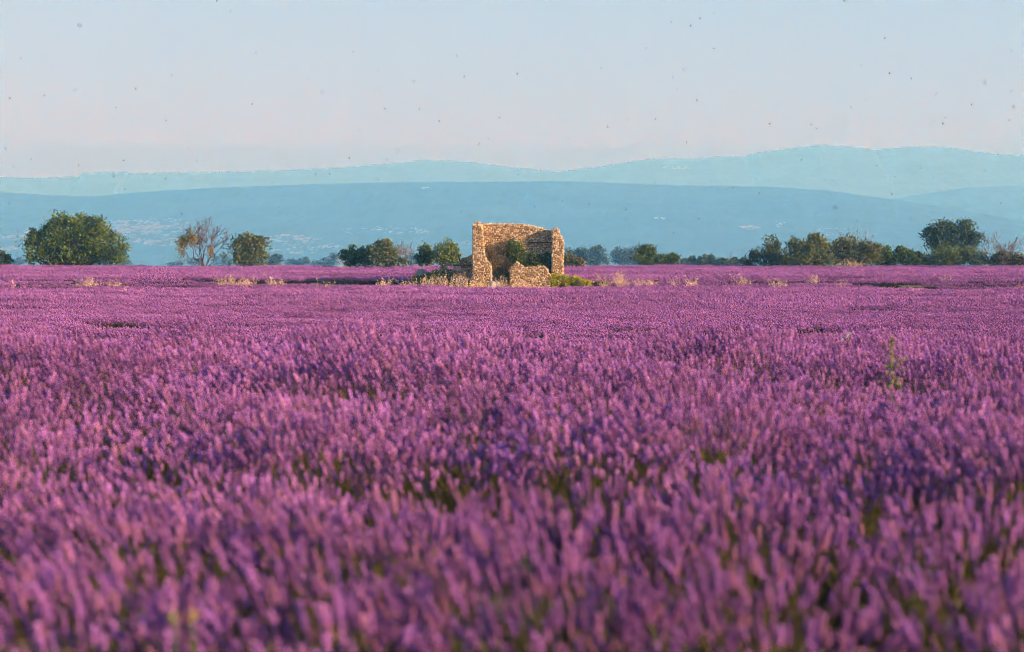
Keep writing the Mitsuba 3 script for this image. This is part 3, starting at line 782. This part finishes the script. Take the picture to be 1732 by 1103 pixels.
# the far trees, blue with haze
for k, (key, label, d, blobs, n) in enumerate((
        ('far_tree', 'small hazy tree between the left edge shrub and the big round tree', 1890, [(34, 443, 11, 7), (28, 446, 7, 4)], 900),
        ('far_tree_001', 'hazy tree peeping out at the right foot of the big round tree', 1890, [(212, 446, 10, 5)], 600),
        ('far_tree_002', 'tiny hazy tree in the gap left of the half bare tree, the left one', 2100, [(290, 447, 6, 3.5)], 400),
        ('far_tree_003', 'tiny hazy tree in the gap left of the half bare tree, the right one', 2100, [(304, 447, 6, 3.5)], 400),
        ('far_tree_004', 'hazy tree behind the left foot of the half bare tree', 1785, [(330, 444, 12, 7)], 800),
        ('far_tree_005', 'hazy tree behind the right branches of the half bare tree', 1785, [(372, 440, 14, 9), (384, 445, 8, 6)], 1200),
        ('far_tree_006', 'hazy olive tree at the right foot of the olive green bushy tree', 1176, [(466, 441, 12, 9)], 1200),
        ('far_tree_007', 'low hazy tree group right of the olive green bushy tree, with a small spike', 1596, [(492, 445, 11, 6), (512, 445, 13, 6), (517, 440, 4, 5)], 1400),
        ('far_tree_008', 'hazy tree with a round head in the open gap before the shrubs', 1596, [(564, 440, 10, 10), (548, 445, 16, 6), (534, 447, 9, 4)], 1700),
        ('far_tree_009', 'hazy tree seen between the grey leafless shrub and the upright shrubs', 1470, [(695, 438, 11, 10)], 1100),
        ('far_pine', 'hazy blue green pine with the highest head just right of the ruin', 980, [(1012, 426, 12, 12), (998, 434, 18, 13), (1015, 440, 14, 10)], 4200),
        ('far_pine_001', 'lower hazy pine close behind the right wall of the ruin', 980, [(966, 431, 14, 10), (982, 434, 13, 13), (972, 440, 18, 9)], 3600),
        ('far_pine_002', 'broad hazy blue green pine behind the cone shaped tree', 1020, [(1054, 430, 20, 13), (1076, 430, 22, 13), (1100, 434, 18, 13), (1068, 440, 34, 10)], 6200))):
    leafy(key, label, d, blobs, n, 0.80 if d > 1050 else 0.52, PINE, 0.3, group=FAR if 'far_tree' in key else 'far pines right of the ruin', category='tree' if 'tree' in key else 'pine', seed=70 + k, sub=0.8)

# ---------------------------------------------------------------- growth in and round the ruin
leafy('broom_bush', 'low bright yellow green bush at the right foot of the ruin', 187.3, [(944, 474, 16, 8), (962, 474, 17, 8), (980, 478, 16, 5), (992, 481, 12, 4), (936, 479, 8, 7)], 5600, 0.11, [[0.20, 0.17, 0.012], [0.46, 0.35, 0.022], [0.52, 0.38, 0.05]], 0.03, category='bush', seed=90, stems=5, up=1.0)
leafy('weed_bush', 'grey green mound of weeds in the shade left of the lean-to', 188.2, [(750, 465, 15, 10), (736, 470, 18, 9), (716, 474, 20, 7), (764, 473, 9, 7)], 4200, 0.13, [[0.060, 0.070, 0.030], [0.140, 0.140, 0.075], [0.25, 0.22, 0.14]], 0.02, category='bush', seed=91, stems=5, up=1.2)
leafy('ruin_shrub', 'green shrub growing up inside the ruin against the back wall', 188.2, [(868, 416, 12, 12), (874, 428, 15, 13), (862, 432, 10, 12), (880, 442, 14, 12)], 3600, 0.11, GREEN, 0.03, category='shrub', seed=92, stems=3)
leafy('ruin_shrub_001', 'dark shrub in the shaded right corner inside the ruin', 188.3, [(918, 450, 16, 18), (905, 440, 9, 12), (924, 436, 8, 8)], 3000, 0.11, DARK, 0.03, category='shrub', seed=93, stems=3)
leafy('ruin_shrub_002', 'low dark green shrub in the doorway of the ruin', 187.9, [(852, 468, 13, 11), (840, 472, 9, 9)], 1700, 0.10, DARK, 0.02, category='shrub', seed=94, stems=3)
leafy('ruin_bramble', 'tangle of brown dry brambles filling the left half of the ruin', 188.0, [(838, 432, 15, 26), (850, 450, 14, 20), (836, 458, 10, 18), (856, 425, 10, 14)], 3800, 0.085, [[0.085, 0.060, 0.035], [0.190, 0.130, 0.075], [0.26, 0.18, 0.10]], 0.025, category='brambles', seed=95, stems=6, bark=(0.34, 0.24, 0.16), clump=0.5)
leafy('ruin_creeper', 'yellowish climbing growth hanging down the middle of the back wall', 188.9, [(886, 420, 10, 15), (893, 436, 9, 14), (884, 405, 7, 6)], 1900, 0.10, [[0.105, 0.095, 0.030], [0.210, 0.175, 0.060], [0.28, 0.22, 0.10]], 0.02, category='creeper', seed=96, stems=4, bark=(0.36, 0.28, 0.16))
bare('ruin_dead_shrub', 'dead pale branched shrub inside the ruin behind the doorway', 187.7, 838, [(834, 430), (842, 436), (832, 445)], (0.40, 0.29, 0.20), 97, level=1, r=0.03, category='shrub', base=np.array([w_at(838, 450)[0], 187.7, G0 + 0.3]), twig=0.010)

# ---------------------------------------------------------------- dry wild oats
STRAW = np.array([0.74, 0.58, 0.38])


def oats(key, label, px, top, half, d, n, seed, tone=STRAW):
    """A clump of dry wild oats: bent stalks with drooping spikelets and narrow blades."""
    rng = np.random.default_rng(seed + 3000)
    x = (px + rng.normal(0, half * 0.5, n).clip(-half, half) - 866) / F * d
    y = d + rng.uniform(-0.35, 0.35, n)
    z = ground_z(x, y)
    h = at(px, top - 4, d)[2] - float(np.mean(z))
    ht = h * (0.48 + 0.60 * rng.random(n) ** 1.6)
    lean = np.stack([rng.normal(-0.06, 0.26, n), rng.normal(0, 0.2, n)], -1)
    base = np.stack([x, y, z], -1)
    m1 = base + np.stack([lean[:, 0] * ht * 0.4, lean[:, 1] * ht * 0.4, ht * 0.6], -1)
    tip = base + np.stack([lean[:, 0] * ht, lean[:, 1] * ht, ht], -1)
    tones_ = tone * rng.uniform(0.7, 1.25, (n, 1))
    v1, f1 = tube(base, m1, np.full(n, 0.009), np.full(n, 0.007), 3)
    v2, f2 = tube(m1, tip, np.full(n, 0.007), np.full(n, 0.004), 3)
    parts = [(v1, f1, np.repeat(tones_, 6, 0)), (v2, f2, np.repeat(tones_, 6, 0))]
    k = 7
    t = rng.uniform(0.0, 1.0, (n, k, 1))
    pos = (m1[:, None] * (1 - t) + tip[:, None] * t + rng.normal(0, 0.06, (n, k, 3))).reshape(-1, 3)
    out = np.tile(np.array([[0, 0, -0.9]]), (n * k, 1)) + rng.normal(0, 0.5, (n * k, 3))
    parts.append(spread(LEAF_V * [0.75, 1, 1], LEAF_F, frames(out, rng.uniform(0, 6, n * k)) * rng.uniform(0.06, 0.115, (n * k, 1, 1)), pos, np.repeat(tones_, k, 0) * rng.uniform(0.85, 1.2, (n * k, 1))))
    b = n // 4
    bb = np.stack([(px + rng.normal(0, half * 0.5, b).clip(-half, half) - 866) / F * d, d + rng.uniform(-0.35, 0.35, b), np.zeros(b)], -1)
    bb[:, 2] = ground_z(bb[:, 0], bb[:, 1])
    bd = np.stack([rng.normal(0, 0.30, b), rng.normal(0, 0.3, b), np.ones(b)], -1)
    gv = np.array([[-1, 0, 0], [1, 0, 0], [0.8, 2.0, 0.6], [-0.8, 2.0, 0.6], [0, 9.0, 0.9]])
    gf = np.array([[0, 1, 2], [0, 2, 3], [3, 2, 4]])
    sc = np.stack([np.full(b, 0.012), np.full(b, 0.02), h * rng.uniform(0.35, 0.7, b)], -1)
    parts.append(spread(gv, gf, frames(bd, rng.uniform(0, 6, b)) * sc[:, None, :], bb, tone * np.array([0.9, 0.95, 0.8]) * rng.uniform(0.6, 1.1, (b, 1))))
    v, f, c = join(parts)
    scene[key] = mikit.ply((v, f), 'bark_matter', color=c)
    labels[key] = {'label': label, 'category': 'dry grass', 'group': 'clumps of dry wild oats in the lavender'}


OATS = [
    ('long pale clump of dry wild oats below the big round tree', 150, 473, 24, 185.6, 70), ('smaller dry oat tuft right of the long clump below the big round tree', 196, 476, 9, 185.6, 30),
    ('thin scattered dry oats in front of the clumps below the big round tree', 208, 489, 5, 170, 12), ('faint dry oat wisps at the far left', 22, 472, 4, 186.0, 9),
    ('tall dry oat clump below the half bare tree', 384, 468, 16, 185.6, 60), ('dry oat clump below the olive green bushy tree', 412, 470, 18, 185.6, 66),
    ('thick pale oat clump just left of the ruin shadow', 468, 471, 15, 185.6, 64), ('thin dry oats standing before the left end of the ruin shadow', 533, 475, 6, 185.2, 12),
    ('second thin tuft of dry oats before the ruin shadow', 563, 476, 8, 185.2, 14), ('bright dry oat clump at the right end of the ruin shadow', 648, 474, 12, 185.2, 44),
    ('dry oat stalks under the grey boulder', 690, 474, 14, 185.2, 34), ('thick dry oat clump in front of the weed mound', 728, 472, 16, 185.2, 62),
    ('dry oat clump in front of the lean-to, left part', 758, 470, 15, 185.2, 52), ('tall dry oat stalks in front of the lean-to against the ruin corner', 785, 466, 14, 185.2, 46),
    ('low yellow grass at the foot of the tall front wall', 812, 478, 15, 185.6, 70), ('low dry grass in the doorway of the ruin', 847, 472, 12, 186.2, 46), ('low dry grass at the foot of the low wall', 884, 480, 18, 185.6, 80),
    ('dry oat tuft right of the yellow green bush', 1022, 466, 9, 185.6, 26), ('tallest dry oat clump right of the ruin', 1054, 463, 11, 185.6, 60), ('wide dry oat clump right of the tallest one', 1088, 471, 18, 185.4, 52),
    ('small dry oat tuft third from the ruin on its right', 1143, 468, 6, 185.6, 18), ('dry oat tuft with two heads below the dark rounded bush', 1168, 470, 10, 185.4, 34),
    ('faint dry oats below the young pines', 1256, 467, 14, 186.5, 22), ('dry oat clump below the pale olive tree', 1318, 476, 15, 184.8, 44), ('dry oats just behind the clump below the pale olive tree', 1374, 466, 14, 187.5, 26),
    ('single dry oat tuft below the twiggy tree', 1420, 478, 6, 184, 12), ('small dry oat tuft in the field at the right', 1555, 488, 8, 172, 14), ('slender dry oats below the oak', 1606, 469, 6, 187.5, 10),
    ('reddish dry grass at the right edge of the field', 1728, 474, 8, 185, 18), ('pale dry grass along the field edge under the twiggy tree', 1438, 441, 30, 259, 60), ('dry grass at the field edge beside the upright shrubs', 712, 440, 16, 252, 26),
    ('wispy dry oat stalk behind the gap of far trees', 445, 462, 5, 200, 7), ('dry oats at the field edge before the far trees', 578, 442, 6, 254, 16)]
for k, (label, px, top, half, d, n) in enumerate(OATS):
    oats('dry_grass_clump' + (f'_{k:03d}' if k else ''), label, px, top, half, d, int(n * 0.85), k, tone=np.array([0.50, 0.26, 0.17]) if 'reddish' in label else STRAW * np.array([1, 1, 0.75]) if 'yellow' in label else STRAW)

# ---------------------------------------------------------------- single plants in the near lavender
rng = np.random.default_rng(321)
p0 = at(1508, 655, 14.0)
p0[2] = float(ground_z(p0[0], p0[1]))
top = at(1508, 570, 14.0)[2]
n = 150
t = rng.random(n)
h = top - p0[2]
wob = np.stack([0.012 * np.sin(t * 9), 0.012 * np.cos(t * 7), t * h], -1)
zz = 0.66 + 0.34 * t ** 0.9
pos = p0 + np.stack([rng.normal(0, 0.022, n) * (1.25 - t), rng.normal(0, 0.022, n) * (1.25 - t), zz * h], -1)
pos[n // 2: n // 2 + 30, 0] += 0.055
pos[n // 2: n // 2 + 30, 2] -= 0.05
weed = leaves_at(rng, pos, np.tile([[0, 0, 0.8]], (n, 1)), 0.018, [[0.12, 0.12, 0.05], [0.23, 0.20, 0.10], [0.28, 0.22, 0.12]])
st = tube(p0[None], (p0 + [0.004, 0, h])[None], np.array([0.006]), np.array([0.003]), 5)
st2 = tube((p0 + [0.0, 0, h * 0.4])[None], (p0 + [0.055, 0, h * 0.74])[None], np.array([0.004]), np.array([0.002]), 5)
v, f, c = join([(st[0], st[1], np.tile([[0.26, 0.24, 0.10]], (len(st[0]), 1))), (st2[0], st2[1], np.tile([[0.26, 0.24, 0.10]], (len(st2[0]), 1)))])
scene['tall_weed__stem'] = mikit.ply((v, f), 'bark_matter', color=c)
scene['tall_weed__leaves'] = mikit.ply(weed[:2], 'leaf_matter', color=weed[2])
labels['tall_weed'] = {'label': 'tall pale green weed sticking up out of the near lavender at the right', 'category': 'weed'}


def flower_head(key, label, px, py, d, size, tint, n, seed, flat=1.0):
    rng = np.random.default_rng(seed)
    p = at(px, py, d)
    b = np.array([p[0] + 0.02, d, float(ground_z(p[0], d))])
    s = tube(b[None], p[None], np.array([0.003]), np.array([0.002]), 4)
    scene[key + '__stem'] = mikit.ply(s, 'bark_matter', color=np.tile([[0.16, 0.20, 0.06]], (len(s[0]), 1)))
    off = rng.normal(0, 1, (n, 3))
    off /= np.linalg.norm(off, axis=1, keepdims=True)
    v, f, c = leaves_at(rng, p + off * size * 0.25 * [1, 1, flat], off, size * 0.7, [np.array(tint) * 0.85, tint], ragged=0.3)
    scene[key + '__petals'] = mikit.ply((v, f), 'leaf_matter', color=c)
    labels[key] = {'label': label, 'category': 'flower'}


flower_head('white_flower', 'white flower head above the lavender near the crest at the right', 1435.5, 567, 23.5, 0.028, [0.80, 0.74, 0.72], 26, 1, 1.9)
flower_head('white_flower_001', 'tiny white flower left of and below the larger white one', 1425, 575, 23.0, 0.014, [0.80, 0.74, 0.72], 16, 2)
flower_head('yellow_flower', 'blurred yellow flower low in the lavender at the bottom left', 293, 1046, 4.75, 0.012, [0.42, 0.40, 0.03], 22, 3)
flower_head('yellow_flower_001', 'blurred orange yellow flower just right of the yellow one at the bottom left', 323, 1043, 4.75, 0.012, [0.50, 0.30, 0.12], 22, 4)

# ---------------------------------------------------------------- a pole with its wire, far off
p = foot(1236, 480)
q = at(1236, 426.5, 480)
v, f = tube(np.array([p]), np.array([[p[0], p[1], q[2]]]), np.array([0.085]), np.array([0.06]), 8)
scene['utility_pole__post'] = mikit.ply((v, f), 'old_wood', smooth=True)
e = at(1420, 431, 500)
ts = np.linspace(0, 1, 25)
wire = np.array([p[0], p[1], q[2] - 0.1]) * (1 - ts[:, None]) + e * ts[:, None]
wire[:, 2] -= 0.9 * 4 * ts * (1 - ts) * 0.5
v, f = tube(wire[:-1], wire[1:], np.full(24, 0.013), np.full(24, 0.013), 4)
scene['utility_pole__wire'] = mikit.ply((v, f), 'old_wood')
labels['utility_pole'] = {'label': 'thin distant pole with a wire sagging away to the right above the young pines', 'category': 'pole'}

# ---------------------------------------------------------------- insects in the air
SPECKS = [(137, 45, 9), (368, 3, 5), (390, 20, 3), (128, 152, 6), (18, 167, 5), (75, 163, 4), (231, 151, 4), (292, 128, 3), (427, 177, 4), (434, 90, 3), (522, 134, 3), (545, 157, 7), (197, 183, 3), (281, 205, 3), (36, 100, 3),
          (10, 252, 4), (23, 283, 3), (133, 280, 4), (54, 270, 3), (320, 252, 4), (210, 272, 4), (333, 273, 3), (598, 89, 3), (640, 120, 3), (700, 138, 6), (785, 130, 4), (772, 95, 3), (875, 126, 4), (1005, 48, 3), (1017, 116, 3),
          (1092, 84, 3), (1134, 38, 3), (1167, 45, 5), (1183, 33, 4), (1137, 132, 4), (1156, 118, 7), (1145, 151, 3), (710, 185, 4), (743, 206, 4), (844, 200, 3), (1063, 203, 3), (1109, 202, 4), (1027, 215, 4), (826, 234, 3),
          (591, 268, 4), (672, 255, 8), (655, 271, 3), (609, 220, 3), (651, 184, 3), (961, 235, 3), (810, 244, 3), (1427, 4, 4), (1206, 23, 3), (1207, 83, 3), (1495, 66, 4), (1455, 111, 3), (1503, 125, 5), (1540, 134, 3),
          (1466, 168, 7), (1664, 140, 9), (1713, 182, 8), (1709, 87, 3), (1709, 155, 3), (1642, 178, 4), (1582, 160, 4), (1706, 204, 4), (1594, 210, 5), (1598, 200, 3), (1579, 206, 3), (1178, 171, 4), (1301, 210, 4),
          (1371, 211, 3), (1381, 218, 3), (1438, 182, 3), (1161, 242, 3), (193, 299, 5), (212, 320, 5), (261, 295, 4), (281, 303, 4), (534, 294, 5), (558, 294, 5), (640, 305, 4), (830, 298, 4), (876, 296, 5), (1108, 310, 7),
          (1228, 305, 4), (1355, 271, 5), (1483, 261, 4), (1482, 281, 5), (1556, 285, 5), (1590, 285, 6), (1513, 299, 5), (1666, 289, 4), (1412, 352, 11), (1540, 370, 9), (1240, 318, 5), (1284, 327, 4), (1279, 304, 4),
          (1395, 304, 3), (1410, 305, 3), (1578, 300, 3), (1508, 329, 5), (1692, 344, 4), (1665, 364, 4), (1380, 361, 4), (1450, 373, 3), (15, 345, 4), (30, 390, 3), (140, 370, 3), (317, 337, 4), (308, 362, 5), (473, 351, 4),
          (628, 388, 4), (616, 400, 3), (780, 358, 3), (826, 320, 3), (923, 318, 3), (951, 340, 4), (996, 345, 4), (1059, 355, 4), (1062, 354, 3), (1010, 290, 3), (1182, 370, 4), (1140, 394, 4), (740, 345, 3), (905, 350, 3),
          (223, 419, 6), (250, 413, 3)]
scene['insect_matter'] = {'type': 'twosided', 'bsdf': {'type': 'diffuse', 'reflectance': {'type': 'mesh_attribute', 'name': 'vertex_color'}}}


def insect(rng):
    """A bee of body length 1: abdomen, thorax, head and two pairs of wings."""
    s = trimesh.creation.icosphere(subdivisions=1)
    v0, f0 = np.array(s.vertices), np.array(s.faces)
    parts = [(v0 * [0.30, 0.15, 0.14] + [-0.22, 0, -0.04], f0, np.tile([[0.05, 0.035, 0.02]], (len(v0), 1))), (v0 * [0.17, 0.14, 0.14] + [0.14, 0, 0.02], f0, np.tile([[0.045, 0.03, 0.02]], (len(v0), 1))),
             (v0 * [0.09, 0.11, 0.10] + [0.36, 0, 0.0], f0, np.tile([[0.02, 0.018, 0.016]], (len(v0), 1)))]
    a = rng.uniform(0.2, 0.9)
    for side in (-1, 1):
        w = np.array([[0.15, 0.05, 0.12], [0.30, 0.45, 0.12], [0.10, 0.75, 0.12], [-0.12, 0.55, 0.12], [-0.05, 0.10, 0.12]])
        w[:, 2] += a * w[:, 1]
        w[:, 1] *= side
        parts.append((w, np.array([[0, 1, 2], [0, 2, 3], [0, 3, 4]]), np.tile([[0.10, 0.09, 0.08]], (5, 1))))
    return join(parts)


rng = np.random.default_rng(9)
for k in range(3):
    v, f, c = insect(rng)
    scene[f'insect_shape_{k}'] = {'type': 'shapegroup', 'body': mikit.ply((v, f), 'insect_matter', color=c)}
BLURRED = {(137, 45): 'larger blurred dark insect high in the sky at the far left', (128, 152): 'blurred dark insect straight below the larger one high at the far left', (545, 157): 'larger blurred insect in the sky left of the middle, the left one of two',
           (700, 138): 'larger blurred insect in the sky left of the middle, the right one of two', (1156, 118): 'larger blurred insect in the sky right of the ruin, below a smaller one', (672, 255): 'faint large blurred insect just above the far range left of the ruin',
           (1466, 168): 'larger blurred insect in the sky above the highest hilltop', (1664, 140): 'largest dark blurred insect in the sky at the far right', (1713, 182): 'large blurred insect close to the right edge of the sky',
           (1108, 310): 'blurred insect where the near ridge meets the far range right of the ruin', (1412, 352): 'largest blurred insect in front of the near ridge at the right', (1540, 370): 'blurred insect in front of the near ridge, left above the oak',
           (223, 419): 'long dark insect just right of the big round tree'}
CREST = np.array([(0, 300), (215, 291), (640, 279), (720, 272), (860, 283), (940, 291), (1100, 269), (1258, 265), (1380, 246), (1480, 254), (1550, 248), (1680, 261), (1732, 263)], float)
for k, (px, py, w) in enumerate(SPECKS):
    d = rng.uniform(24, 32) if w < 6 else rng.uniform(9.5, 12.5)
    size = (w + (0.3 if w < 6 else -2.0)) / F * d * 0.68
    key = 'flying_insect' + (f'_{k:03d}' if k else '')
    p = at(px, py, d)
    scene[key] = {'type': 'instance', 'group': {'type': 'ref', 'id': f'insect_shape_{k % 3}'},
                  'to_world': T().translate(p.tolist()).rotate([0, 0, 1], float(rng.choice([0, 180]) + rng.uniform(-45, 45))).rotate([0, 1, 0], float(rng.uniform(-25, 25))).scale(float(size))}
    if (px, py) in BLURRED:
        labels[key] = {'label': BLURRED[px, py], 'category': 'insect'}
        continue
    sky_ = py < np.interp(px, CREST[:, 0], CREST[:, 1])
    labels[key] = {'label': 'dark flying insect, a speck against the pale sky' if sky_ else 'dark flying insect, a speck against the blue hills', 'category': 'insect',
                   'group': 'insects against the sky' if sky_ else 'insects against the hills'}
